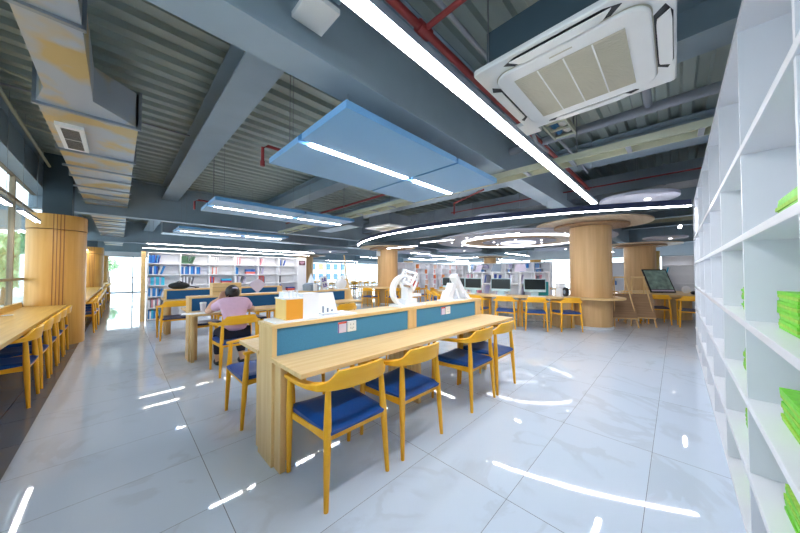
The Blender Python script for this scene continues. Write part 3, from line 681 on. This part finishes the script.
Bx(-.5,.5,-.5,.5,0,.04).build('fascia','plastic',t,bev=.006); Bx(-.28,.28,-.28,.28,-.012,0).build('intake_grille','grille',t); Bx(-.42,.42,-.42,.42,.04,.34).build('metal_body','galv',t)
# white square box near top
t=thing('speaker_box','white square ceiling box above the big linear light','ceiling box',(.80,1.50,2.88)); Bx(-.10,.10,-.11,.11,0,.035).build('casing','plastic',t,bev=.004); MB().cyl((.0,0,.09),(0,0,.7),.008,n=8).build('mounting_rod','rod',t)
t=thing('junction_box','small white box under the big beam beside the linear light','ceiling box',(2.9,1.05,2.8)); Bx(-.12,.12,-.1,.1,0,.04).build('casing','plastic',t,bev=.004); MB().cyl((.0,0,.06),(0,0,.8),.006,n=8).build('mounting_rod','rod',t)
# pipes
def pipe(name,label,pts,r,m,cat='pipe'): return tag(MB().tube(pts,r,12).build(name,m,None,smooth=True),label,cat)
t=thing('sprinkler_pipe','red sprinkler pipe running under the deck beside the big linear light','pipe',(0,0,0))
MB().cyl((.9,1.25,3.08),(6.8,1.25,3.08),.028).build('main_run','red',t,smooth=True); MB().cyl((1.5,1.25,3.08),(1.5,-1.5,3.08),.02).build('branch_run','red',t,smooth=True); MB().cyl((1.44,1.25,3.08),(1.56,1.25,3.08),.042).build('tee_joint','red',t,smooth=True)
pipe('conduit','thin grey conduit parallel to the red sprinkler pipe',[(.5,1.12,3.2),(6,1.12,3.2)],.018,'pipewhite')
t=thing('sprinkler','red sprinkler stub at the left corner of the large blue raft','sprinkler',(1.02,3.0,2.5)); MB().tube([(0,.0,.0),(0,0,.14),(.05,0,.17),(.28,0,.17)],.016).build('bent_pipe','red',t,smooth=True); MB().cyl((0,0,0),(0,0,-.05),.022).build('head','red',t); MB().cyl((.28,0,.17),(.28,0,1.1),.004).build('drop_rod','rod',t)
t=thing('sprinkler','red sprinkler stub at the left end of the second blue raft','sprinkler',(.9,5.9,2.45)); MB().tube([(0,.0,.0),(0,0,.14),(.05,0,.17),(.28,0,.17)],.016).build('bent_pipe','red',t,smooth=True); MB().cyl((.28,0,.17),(.28,0,1.15),.004).build('drop_rod','rod',t)
pipe('sprinkler_pipe','red pipe crossing beyond the large blue raft',[(3.9,9.2,3.0),(3.9,1.9,3.0)],.024,'red')
pipe('sprinkler_pipe','red pipe under the grey beams at right above the ceiling disc',[(6.6,4.5,3.05),(6.6,-1.5,3.05)],.014,'red')
pipe('sprinkler_pipe','short red pipe dropping near the small ceiling disc',[(4.9,2.6,2.95),(5.4,3.6,2.95),(5.4,3.6,2.7)],.018,'red')
pipe('drain_pipe','pale drain pipe running right from under the air conditioner',[(3.95,2.2,3.1),(3.95,-1.5,3.1)],.05,'pipewhite')
pipe('drain_pipe','short pale pipe joining the long drain pipe beside the shelving',[(3.4,.18,3.16),(3.95,.18,3.12)],.035,'pipewhite')
pipe('conduit','dark conduit along the deck left of the first grey cross beam',[(-1.0,5.4,3.5),(.75,5.4,3.5)],.012,'pipewhite')
pipe('conduit','yellowish conduit running beside the duct over the window counter',[(-.95,-1.2,3.35),(-.95,9.2,3.35)],.02,'cream')
for i,y in enumerate((3.2,4.6,6.2)): pipe('conduit','short branch conduit from the duct to the yellowish conduit, %s'%('nearest','middle one','furthest')[i],[(-.95,y,3.35),(-.5,y+.1,3.3)],.012,'cream')
pipe('flexible_hose','white hose hanging from the cable ladder beside the air conditioner',[(3.0,1.12,3.2),(3.1,1.1,2.95),(3.25,1.08,2.8),(3.7,1.1,2.85)],.018,'pipewhite')
# cable trays
def tray(name,label,x,y0,y1,z,w=.2,m='cream',h=.09):
    t=thing(name,label,'cable tray',(x,y0,z)); L=y1-y0
    Bx(-w/2,-w/2+.012,0,L,0,h).build('side_rail',m,t); Bx(w/2-.012,w/2,0,L,0,h).build('side_rail',m,t); Bx(-w/2+.012,w/2-.012,0,L,h-.008,h).build('cover',m,t)
    q=.2
    while q<L: Bx(-w/2+.012,w/2-.012,q,q+.04,.0,.02).build('rung','pipewhite',t); q+=.5
    q=.6
    while q<L: 
        MB().cyl((w/2+.015,q,-.01),(w/2+.015,q,3.58-z),.006,n=6).build('hanger_rod','rod',t); q+=1.6
tray('cable_tray','long cream cable tray crossing under the grey beams at right',3.62,-1.4,8.9,2.6,.22,h=.07)
t=thing('cable_ladder','short cream cable ladder hanging by the air conditioner corner','cable tray',(2.95,.93,3.0))
Bx(0,.85,-.12,-.10,0,.06).build('side_rail','cream',t); Bx(0,.85,.10,.12,0,.06).build('side_rail','cream',t)
for q in range(5): Bx(.02+q*.2,.06+q*.2,-.10,.10,.02,.045).build('rung','cream',t)
MB().cyl((.1,-.04,.08),(.8,-.04,.08),.045).build('white_cable','plastic',t); MB().cyl((.1,.05,.07),(.8,.05,.07),.035).build('blue_cable','acedge',t)
for q in (.1,.75): MB().cyl((q,-.11,.06),(q,-.11,.58),.006,n=6).build('hanger_rod','rod',t)
# ducts
t=thing('air_duct','galvanised duct with yellowed patches over the window aisle','duct',(0,0,2.9))
Bx(-.47,-.19,-1.4,3.72,0,.32).build('narrow_section','duct',t)
MB().loft([[(-.47,3.72,0),(-.19,3.72,0),(-.19,3.72,.32),(-.47,3.72,.32)],[(-.55,4.05,0),(.10,4.05,0),(.10,4.05,.36),(-.55,4.05,.36)]]).build('transition','duct',t)
Bx(-.55,.12,4.05,22.5,0,.36).build('wide_section','duct',t)
for y in (.3,1.5,2.62): Bx(-.49,-.17,y,y+.035,-.02,.34).build('flange','galv',t)
for q in range(14):
    y=4.05+q*1.32; Bx(-.575,.145,y,y+.04,-.025,.385).build('flange','galv',t); y+=.66
    if q: Bx(-.58,.15,y-.02,y+.02,-.05,-.026).build('support_bar','galv',t)
v=Bx(-.49,-.29,4.46,5.26,-.035,0).build('air_vent','plastic',t)
f=MB()
for q in range(2):
    for p_ in range(11): f.box(-.455,-.325,4.53+q*.35+p_*.03,4.546+q*.35+p_*.03,-.038,-.0355)
f.build('vent_slots','black',v)
t=thing('air_duct','galvanised duct box beyond the second blue raft','duct',(4.9,7.6,2.75)); Bx(-.25,.25,-.9,.9,0,.4).build('duct_section','galv',t); Bx(-.27,.27,-.92,-.88,-.02,.42).build('flange','galv',t)
t=thing('air_duct','long galvanised duct high above the thick column','duct',(7.2,0,2.95)); Bx(-.3,.3,-1.4,9.0,0,.35).build('duct_section','galv',t)
for q in range(8): Bx(-.32,.32,-1.2+q*1.3,-1.16+q*1.3,-.02,.37).build('flange','galv',t)
t=thing('air_duct','grey duct crossing the far hall above the bookcases','duct',(0,12.4,2.7)); Bx(1,16,-.3,.3,0,.4).build('duct_section','galv',t)
tray('cable_tray','cream cable tray beyond the chandelier',12.0,-1.4,9.1,2.95)
# ================================================================= DESK TOP ITEMS
PT=.985
t=thing('architecture_model','orange and white card building model on the left end of the front desk','model',(.88,2.06,PT))
Bx(-.09,.62,-.035,.20,0,.012).build('base_board','model',t)
Bx(0,.13,0,.19,.012,.165).build('orange_block','orange',t); Bx(-.006,.0,0,.19,.012,.17).build('cream_side',wood('cream_card',s8(248,205,120),s8(250,212,132),2),t)
Bx(-.01,.14,-.0,.2,.165,.175).build('roof_plate','model',t); Bx(.02,.12,.1,.19,.175,.215).build('roof_box','model',t); 
for q in (.03,.06,.09): Bx(q,q+.01,.02,.03,.175,.23).build('roof_mast','model',t)
MB().loft([[(.131,.0,.012),(.131,.19,.012),(.131,.19,.20),(.131,.0,.20)],[(.30,.06,.012),(.30,.19,.012),(.30,.19,.20),(.30,.06,.20)]]).build('white_wing','model',t)
MB().loft([[(.30,.10,.012),(.30,.19,.012),(.30,.19,.19),(.30,.17,.19)],[(.52,.12,.012),(.52,.19,.012),(.50,.19,.19),(.50,.17,.19)]]).build('sloping_wing','model',t)
for q in range(3): Bx(.33+q*.055,.341+q*.055,.05+q*.02,.06+q*.02,.012,.085-.02*q).build('grey_post','greymodel',t)
Bx(.31,.5,.03,.08,.02,.03).build('walkway','model',t)
# white wheel sculpture
t=thing('white_wheel_sculpture','white card sculpture with crescent arc and cube frame, middle of the front desk','sculpture',(2.27,2.14,PT))
Bx(-.19,.22,-.09,.09,0,.02).build('base','model',t); Bx(-.09,.10,-.06,.06,.02,.08).build('lower_block','model',t); Bx(-.04,.04,-.05,.05,.08,.2).build('pillar','model',t); Bx(-.0,.2,-.04,.04,.10,.13).build('side_ledge','model',t)
secs=[]
for i in range(22):
    a=math.radians(75+i*8.5); w=.004+.016*math.sin(PI*i/21); r=.2; c=Vector((-.02+r*math.cos(a),0,.17+r*.85*math.sin(a)))
    d=Vector((math.cos(a),0,math.sin(a))); secs.append([c-d*w+Vector((0,-.03,0)),c+d*w+Vector((0,-.03,0)),c+d*w+Vector((0,.03,0)),c-d*w+Vector((0,.03,0))])
MB().loft(secs).build('crescent_arc','model',t)
mx=Matrix.Translation((.03,0,.28))@Matrix.Rotation(.6,4,'Y')@Matrix.Rotation(.5,4,'Z'); g=MB(); s_=.072; w=.011
for a in (-1,1):
    for b in (-1,1):
        g.box(-s_,s_,a*s_-w,a*s_+w,b*s_-w,b*s_+w,mx); g.box(a*s_-w,a*s_+w,-s_,s_,b*s_-w,b*s_+w,mx); g.box(a*s_-w,a*s_+w,b*s_-w,b*s_+w,-s_,s_,mx)
g.ball((.03,0,.28),.03); g.build('cube_frame','model',t)
t=thing('white_ladder_sculpture','white card sculpture of leaning ladder-like towers, right part of the front desk','sculpture',(3.2,2.14,PT))
Bx(-.26,.3,-.09,.09,0,.015).build('base','model',t)
def slab(x0,z0,x1,z1,w,y0,y1,nm):
    d=Vector((x1-x0,0,z1-z0)).normalized(); n_=Vector((-d.z,0,d.x))*w/2; a=Vector((x0,0,z0));b=Vector((x1,0,z1))
    MB().loft([[a-n_+Vector((0,y0,0)),a+n_+Vector((0,y0,0)),a+n_+Vector((0,y1,0)),a-n_+Vector((0,y1,0))],[b-n_+Vector((0,y0,0)),b+n_+Vector((0,y0,0)),b+n_+Vector((0,y1,0)),b-n_+Vector((0,y1,0))]]).build(nm,'model',t)
slab(.24,.015,-.02,.33,.07,-.05,.05,'leaning_tower'); slab(-.15,.015,-.06,.22,.07,-.05,.05,'leaning_tower'); slab(-.21,.015,-.15,.13,.05,-.06,.06,'leaning_tower'); slab(.1,.015,.02,.15,.04,-.02,.06,'leaning_tower'); slab(.27,.015,.16,.1,.05,-.07,.07,'leaning_tower')
# sockets
def socket(x,lab):
    t=thing('wall_socket',lab,'socket',(x,2.0215,.89)); Bx(.03,.12,-.014,0,-.045,.045).build('plate','plastic',t,bev=.003)
    g=MB(); 
    for dx,dz in ((.06,.015),(.09,.015),(.06,-.015),(.075,-.02),(.09,-.015)): g.box(dx-.002,dx+.002,-.0155,-.0142,dz-.006,dz+.006)
    g.build('pin_holes','greymodel',t)
    s=Bx(-.06,.022,-.004,0,-.045,.045).build('notice_sticker','pale',t); Bx(-.06,.022,-.006,-.0042,.03,.045).build('sticker_band','deepred' if False else 'redbox',s); Bx(-.06,-.052,-.006,-.0042,-.045,.03).build('sticker_band','purple',s)
socket(1.36,'white socket with notice sticker on the left blue panel of the front desk'); socket(2.80,'white socket with notice sticker on the right blue panel of the front desk')
# second desk items
t=thing('white_kite_model','pale kite-shaped card model on the second desk screen','model',(1.78,5.42,PT)); t.scale=(.72,.72,.72)
g=MB().add([(-.2,-.01,.21),(0,-.01,.0),(.2,-.01,.21),(.12,-.01,.3),(0,-.01,.37),(-.12,-.01,.3),(-.2,.01,.21),(0,.01,.0),(.2,.01,.21),(.12,.01,.3),(0,.01,.37),(-.12,.01,.3)],[(0,1,2,3,4,5),(11,10,9,8,7,6)]+[(i,(i+1)%6,6+(i+1)%6,6+i) for i in range(6)]); g.build('card_shape','pale',t); Bx(-.06,.06,-.05,.05,-0,.012).build('base','model',t)
t=thing('wooden_box','pale yellow wooden crate behind the person in pink','box',(1.28,5.42,PT)); Bx(-.21,.21,-.1,.1,0,.2).build('body','desk',t,bev=.004); 
for z in (.06,.13): Bx(-.212,.212,-.104,-.1,z,z+.004).build('seam','groove',t)
t=thing('grey_model','grey card tower model with white peak on the second desk screen','model',(2.83,5.42,PT)); MB().lathe([(.16,0),(.17,.12),(.1,.16)],12).build('drum','greymodel',t); MB().lathe([(.07,.16),(.05,.24),(.005,.36)],8).build('peak','model',t); Bx(-.04,.04,-.19,-.17,0,.15).build('doorway','model',t)
t=thing('white_sign_card','tilted white card with purple characters on the second desk screen','sign',(3.18,5.42,PT)); mx=Matrix.Rotation(.22,4,'Y'); Bx(-.08,.08,-.008,.008,0.02,.3,).build('card','model',t,rot=(0,-.25,0)); g=MB(); 
for z in (.07,.19): g.box(-.05,.05,-.012,-.0085,z,z+.02).box(-.045,-.02,-.012,-.0085,z+.03,z+.075).box(-.005,.05,-.012,-.0085,z+.035,z+.055).box(.01,.03,-.012,-.0085,z+.02,z+.08)
g.build('characters','purple',t,rot=(0,-.25,0))
t=thing('white_shell_model','white rounded shell-like model at the right end of the second desk','model',(3.56,5.42,PT)); MB().ball((0,0,.13),.15,1,.5,.85).build('shell','model',t,smooth=True); MB().ball((.03,-.03,.27),.05,1,.6,1).build('crest','model',t,smooth=True); Bx(-.14,.14,-.07,.07,-0,.02).build('base','model',t)
t=thing('takeaway_cup','lidded takeaway cup left of the person in pink','cup',(.91,5.12,.762)); MB().lathe([(.03,0),(.042,.125)],20).build('cup_body','cup',t,smooth=True); MB().lathe([(.045,.125),(.045,.137),(.038,.145)],20).build('lid','plastic',t,smooth=True)
o=Bx(-.15,.15,-.1,.1,0,.006).build('open_notebook','model',None,loc=(1.1,5.0,.762),rot=(0,0,.1)); tag(o,'white open notebook under the arms of the person in pink','notebook')
o=Bx(-.17,.17,-.1,.1,0,.004).build('paper_sheet','model',None,loc=(.88,4.95,.762),rot=(0,0,-.2)); o.location=(.80,4.95,.7625); tag(o,'white paper on the left corner of the second desk','paper')
t=thing('backpack','black backpack lying on the left end of the third desk','bag',(.98,8.12,PT)); MB().ball((0,0,.075),.2,1,.6,.42).build('bag_body','bag',t,smooth=True); MB().tube([(.15,-.05,.06),(.26,-.07,.04),(.36,-.05,.03),(.3,.0,.02)],.012).build('strap','bag',t,smooth=True); MB().tube([(-.06,0,.15),(0,0,.18),(.06,0,.15)],.01).build('handle','bag',t,smooth=True)
# ================================================================= EASELS, FAR BOARDS, RIGHT TABLE
def easel(lab,x,y,rz,m='brownboard',w=.75,h=.62,H=1.25):
    t=thing('display_easel',lab,'easel',(x,y,0),rz)
    for s in (-1,1):
        MB().cyl((s*w*.5,-.36,0),(s*.12,.0,H),.019,.015,n=8).build('leg','deskz',t); MB().cyl((s*w*.45,.3,0),(s*.12,.0,H),.017,.014,n=8).build('leg','deskz',t)
    Bx(-.14,.14,-.012,.02,H-.03,H+.01).build('top_rail','desk',t)
    mx=Matrix.Translation((0,-.31,.22))@Matrix.Rotation(-.33,4,'X'); MB().box(-w/2,w/2,-.012,.012,0,h,mx).build('board',m,t); MB().box(-w/2,w/2,-.05,.012,-.02,0,mx).build('ledge','desk',t)
easel('wooden easel with a brown board just right of the thick column',9.2,1.05,PI*1.5+.45,w=.5)
easel('wooden easel with a brown board, second right of the thick column',9.62,.72,PI*1.5+.35,w=.5)
for i,(x,y,rz) in enumerate(((4.5,6.75,.3),(5.0,7.4,.1),(5.5,8.1,.5))):
    easel(('folded wooden easel right of the second desk end','folded wooden easel in the middle of the group by the second desk','folded wooden easel nearest the far round column')[i],x,y,rz,m='desk',w=.26,h=.8,H=1.15)
tag(MB().box(-.02,.02,-.02,.02,0,2.1).build('leaning_pole','deskz',None,loc=(6.7,9.6,0),rot=(0,-.12,0)),'tall thin wooden pole leaning near the far windows','pole')
# right table
t=thing('round_table','round-ended wood table on a drum base at right','table',(11.7,.1,0)); MB().lathe([(1.25,.72),(1.25,.76)],48).build('tabletop','desky',t,bev=.004); MB().lathe([(.42,0),(.42,.72)],36).build('drum_base','colwood',t,smooth=True)
t=thing('picture_board','dark tilted board with a green picture on the right table','picture',(11.0,.28,.77),-PI/4-.15)
mx=Matrix.Rotation(-.5,4,'X')
MB().box(-.30,.34,-.015,.015,.02,.78,mx).build('frame','black',t); MB().box(-.27,.31,-.018,-.0155,.12,.74,mx).build('picture',mat('picture_print',s8(150,178,168),.4,var=.4,scale=7),t); MB().box(-.27,.31,-.018,-.0155,.05,.10,mx).build('caption_strip','pale',t)
MB().cyl((0,.0,.02),(0,.3,.0),.012).build('prop','black',t)
chair(10.22,.40,-PI/2+.35,'yellow chair with dark seat between the brown boards and the right table','chairs at the right table',True)
chair(10.05,-.27,-PI/2+.05,'yellow chair partly hidden by the end of the white shelving','chairs at the right table',True)
chair(12.5,1.5,PI,'yellow chair behind the right table','chairs at the right table',True)
o=MB().ball((0,0,.05),.12,1,.7,.45).build('bag','black',None,smooth=True,loc=(11.0,-.35,.76)); tag(o,'small black bag on the right table','bag')
o=MB().ball((0,0,.11),.12,1,.8,.9).build('white_orb','model',None,smooth=True,loc=(11.5,-.2,.76)); tag(o,'round white model on the right table','model')
# items on the curved counter
t=thing('toy_robot','white desk ornament with round black centre beside the thick column','ornament',(7.75,2.05,.76),-2.4); Bx(-.1,.1,-.07,.07,0,.2).build('body','model',t,bev=.02); Bx(-.12,.12,-.075,.075,.2,.33).build('head','model',t,bev=.03); MB().cyl((.18,0,.13),(.18,.05,.13),.11,n=20).build('black_disc','black',t); MB().cyl((.18,-.01,.13),(.18,0,.13),.05,n=20).build('green_centre','greymodel',t)
t=thing('table','round wood table built around the far round column','table',(8.4,9.1,0)); MB().ring(0,0,1.35,.46,.72,.76,n=60).build('tabletop','desky',t)
for a in range(0,360,60): mx=Matrix.Rotation(math.radians(a+20),4,'Z'); MB().box(.7,1.1,-.025,.025,0,.72,mx).build('support_panel','deskz',t)
for i,a in enumerate((200,235,270,300)):
    ar=math.radians(a); chair(8.4+1.5*math.cos(ar),9.1+1.5*math.sin(ar),ar+PI/2,'%s yellow chair around the far round column'%oc[i],'chairs around the far round column')
o=Bx(-.17,.17,-.04,.04,0,.42).build('red_card','redbox',None,loc=(8.9,8.0,.76)); o.rotation_euler=(0,0,-.7); tag(o,'coral red standing card on the table around the far round column','display card')
# far chairs and tables
for i,(x,y) in enumerate(((7.0,15),(9.5,14.2),(12,15.5),(6,19.5),(10,19))):
    t=thing('square_table','%s square wood table in the hall by the back windows'%oc[i],'table',(x,y,0),random.uniform(0,.4)); Bx(-.6,.6,-.4,.4,.72,.76).build('tabletop','desk',t)
    for sx in(-1,1):
        for sy in(-1,1): Bx(sx*.54-.025,sx*.54+.025,sy*.34-.025,sy*.34+.025,0,.72).build('leg','deskz',t)
    for q,(dx,dy,rz) in enumerate(((-.3,-.5,0),(.35,-.5,0),(-.3,.55,PI),(.35,.55,PI))):
        chair(x+dx,y+dy,rz+random.uniform(-.2,.2),'yellow chair, %s at the %s square table by the back windows'%(['near left','near right','far left','far right'][q],oc[i]),'chairs at the square tables by the back windows')
# ================================================================= PERSON
def skinmesh(name,verts,edges,radii,m,parent,lv=2,root=0):
    me=bpy.data.meshes.new(name); me.from_pydata(verts,edges,[]); o=bpy.data.objects.new(name,me); C.objects.link(o); me.materials.append(M[m])
    md=o.modifiers.new('skin','SKIN'); md.use_smooth_shade=True
    sk=me.skin_vertices[0].data
    for i,r in enumerate(radii): sk[i].radius=(r,r) if not isinstance(r,tuple) else r
    sk[root].use_root=True
    sb=o.modifiers.new('sub','SUBSURF'); sb.levels=lv; sb.render_levels=lv
    o.parent=parent; return o
P=thing('person','person in a pink shirt sitting at the second desk, seen from behind','person',(1.17,4.47,0))
V=[(0,-.06,.50),(0,-.04,.64),(0,0,.79),(0,.05,.93),(0,.11,.965),(.0,.17,.985),(.02,.23,1.03), # pelvis..head
   (-.15,.07,.93),(-.24,.22,.82),(-.27,.33,.785),(-.21,.33,.91),(-.12,.27,.98), # left arm to hand at head
   (.15,.07,.93),(.25,.18,.81),(.36,.36,.79),(.24,.52,.785),(.19,.60,.785),
   (-.10,.0,.48),(-.12,.34,.50),(-.13,.30,.10),(-.13,.28,.05),(-.13,.38,.035),
   (.10,.0,.48),(.12,.34,.50),(.15,.16,.12),(.15,.14,.05),(.15,.24,.035)]
E_=[(0,1),(1,2),(2,3),(3,4),(4,5),(5,6),(3,7),(7,8),(8,9),(9,10),(10,11),(3,12),(12,13),(13,14),(14,15),(15,16),(0,17),(17,18),(18,19),(19,20),(20,21),(0,22),(22,23),(23,24),(24,25),(25,26)]
R_=[.14,(.13,.10),(.14,.10),(.12,.09),.055,.052,.088,.06,.045,.038,.033,.026,.06,.045,.038,.03,.026,.09,.065,.045,.035,.03,.09,.065,.045,.035,.03]
skinmesh('body',V,E_,R_,'skin',P)
# head details
hd=MB().ball((.02,.23,1.045),.092,.88,1.0,1.12,20,14); hd.ball((.02,.325,1.02),.016); hd.ball((-.065,.23,1.04),.02,.5,1,1.3); hd.ball((.105,.23,1.04),.02,.5,1,1.3); hd.build('head','skin',P,smooth=True)
hr=MB().ball((.02,.205,1.065),.105,.92,.95,1.05,20,12); hr.ball((.02,.13,1.105),.045,1,1,.9); hr.build('hair','hair',P,smooth=True)
MB().tube([(-.0,.115,1.125),(.03,.10,1.135),(.06,.125,1.125)],.014).build('hair_tie','pale',P,smooth=True)
def hand(c,d,side,nm):
    g=MB(); c=Vector(c); d=Vector(d).normalized(); sd=Vector(side).normalized(); up=d.cross(sd)
    g.loft([[c-sd*.03-up*.012,c+sd*.03-up*.012,c+sd*.03+up*.012,c-sd*.03+up*.012],[c+d*.075-sd*.038-up*.012,c+d*.075+sd*.038-up*.012,c+d*.075+sd*.038+up*.011,c+d*.075-sd*.038+up*.011]])
    for i,L in enumerate((.06,.07,.075,.062)):
        b=c+d*.072+sd*(-.03+i*.02); g.tube([b,b+d*L*.5,b+d*L*.85-up*.015,b+d*L-up*.03],.0085,8)
    b=c+d*.02+sd*.032; g.tube([b,b+sd*.025+d*.02,b+sd*.03+d*.05],.0095,8); g.build(nm,'skin',P,smooth=True)
hand((-.12,.27,.97),(.35,-.3,.9),(1,.2,-.2),'hand'); hand((.2,.58,.785),(-.25,1,0),(-1,-.2,0),'hand')
SV=[(0,-.07,.53),(0,-.05,.64),(0,0,.79),(0,.05,.92),(0,.09,.965),(-.155,.07,.92),(-.225,.19,.845),(.155,.07,.92),(.235,.16,.835)]
skinmesh('shirt',SV,[(0,1),(1,2),(2,3),(3,4),(3,5),(5,6),(3,7),(7,8)],[(.165,.13),(.15,.12),(.16,.12),(.14,.105),(.065,.065),.078,.066,.078,.066],'pink',P)
skinmesh('trousers',[(0,-.06,.485),(-.10,.0,.49),(-.12,.34,.505),(-.13,.30,.14),(.10,.0,.49),(.12,.34,.505),(.15,.17,.15)],[(0,1),(1,2),(2,3),(0,4),(4,5),(5,6)],[(.14,.11),.10,.078,.06,.10,.078,.06],'navy',P)
for s,(x,y) in enumerate(((-.13,.34),(.15,.20))): MB().ball((x,y,.045),.06,.75,2.0,.72).build('shoe','shoe',P,smooth=True)
# ================================================================= OUTDOORS
struct(Bx(-40,-1.4,-10,60,-.6,-.5).build('ground','pave'))
struct(Bx(-1.4,60,27.4,70,-.6,-.5).build('ground','pave')); struct(Bx(26,60,-10,27.4,-.6,-.5).build('ground','pave'))
t=thing('canopy','grey outdoor canopy outside the left window','canopy',(-2.9,2,2.72)); Bx(-1.4,1.4,-4,13,0,.15).build('slab','beam',t)
for q in range(4): Bx(-1.35,-1.25,-3+q*4,-2.9+q*4,-3.2,0).build('post','beam',t)
tl=['leafy tree outside the left window, nearest','leafy tree outside the left window, beside the first column','leafy tree outside the left window, further along','leafy tree outside the far stretch of the left window','pale tree outside the end window']
for i,(x,y,s) in enumerate(((-3.3,20,1.4),(-4.7,27.5,1.8),(-6.2,35,2.2),(-9.8,30,2.4),(-.6,33,.62))):
    t=thing('tree',tl[i],'tree',(x,y,-.5)); MB().tube([(0,0,0),(.05,.03,1.0),(-.03,.08,2.0),(.1,.05,2.6)],.09).build('trunk','bark',t,smooth=True)
    g=MB()
    for q in range(420):
        a=random.uniform(0,2*PI); u=random.uniform(-1,1); rr=s*random.uniform(.55,1.0); c=Vector((rr*math.cos(a)*math.sqrt(1-u*u),rr*math.sin(a)*math.sqrt(1-u*u),2.5+.85*rr*u))
        e=Euler((random.uniform(0,6),random.uniform(0,6),random.uniform(0,6))).to_matrix(); k_=.16*s
        g.add([c+e@Vector(v) for v in ((-k_,0,0),(0,-k_*.5,.02),(k_,0,0),(0,k_*.5,.02))],[(0,1,2,3)])
    g.build('foliage','leaf',t)
o=MB().lathe([(.16,0),(.2,.1),(.17,.5),(.08,.62),(.15,.72),(.17,.85),(.1,.98),(.05,1.0),(.12,1.12),(.13,1.2),(.06,1.28)],20).build('bronze_urn','bronze',None,smooth=True,loc=(-2.1,9.6,.0)); o.location=(-1.72,8.6,.35); o.scale=(.8,.8,.8); tag(o,'brown turned post outside the left window beside the first column','post')
t=thing('apartment_block','pale apartment block seen through the back windows','building',(24,48,-.5)); Bx(-11,9,0,6,0,12).build('facade','facade',t)
g=MB(); h=MB()
for i in range(12):
    for j in range(6):
        (h if (i*j)%5==3 else g).box(-10.2+i*1.6,-9.3+i*1.6,-.05,0,.6+j*1.9,1.7+j*1.9)
g.build('windows','facwin',t); h.build('orange_windows','facor',t)
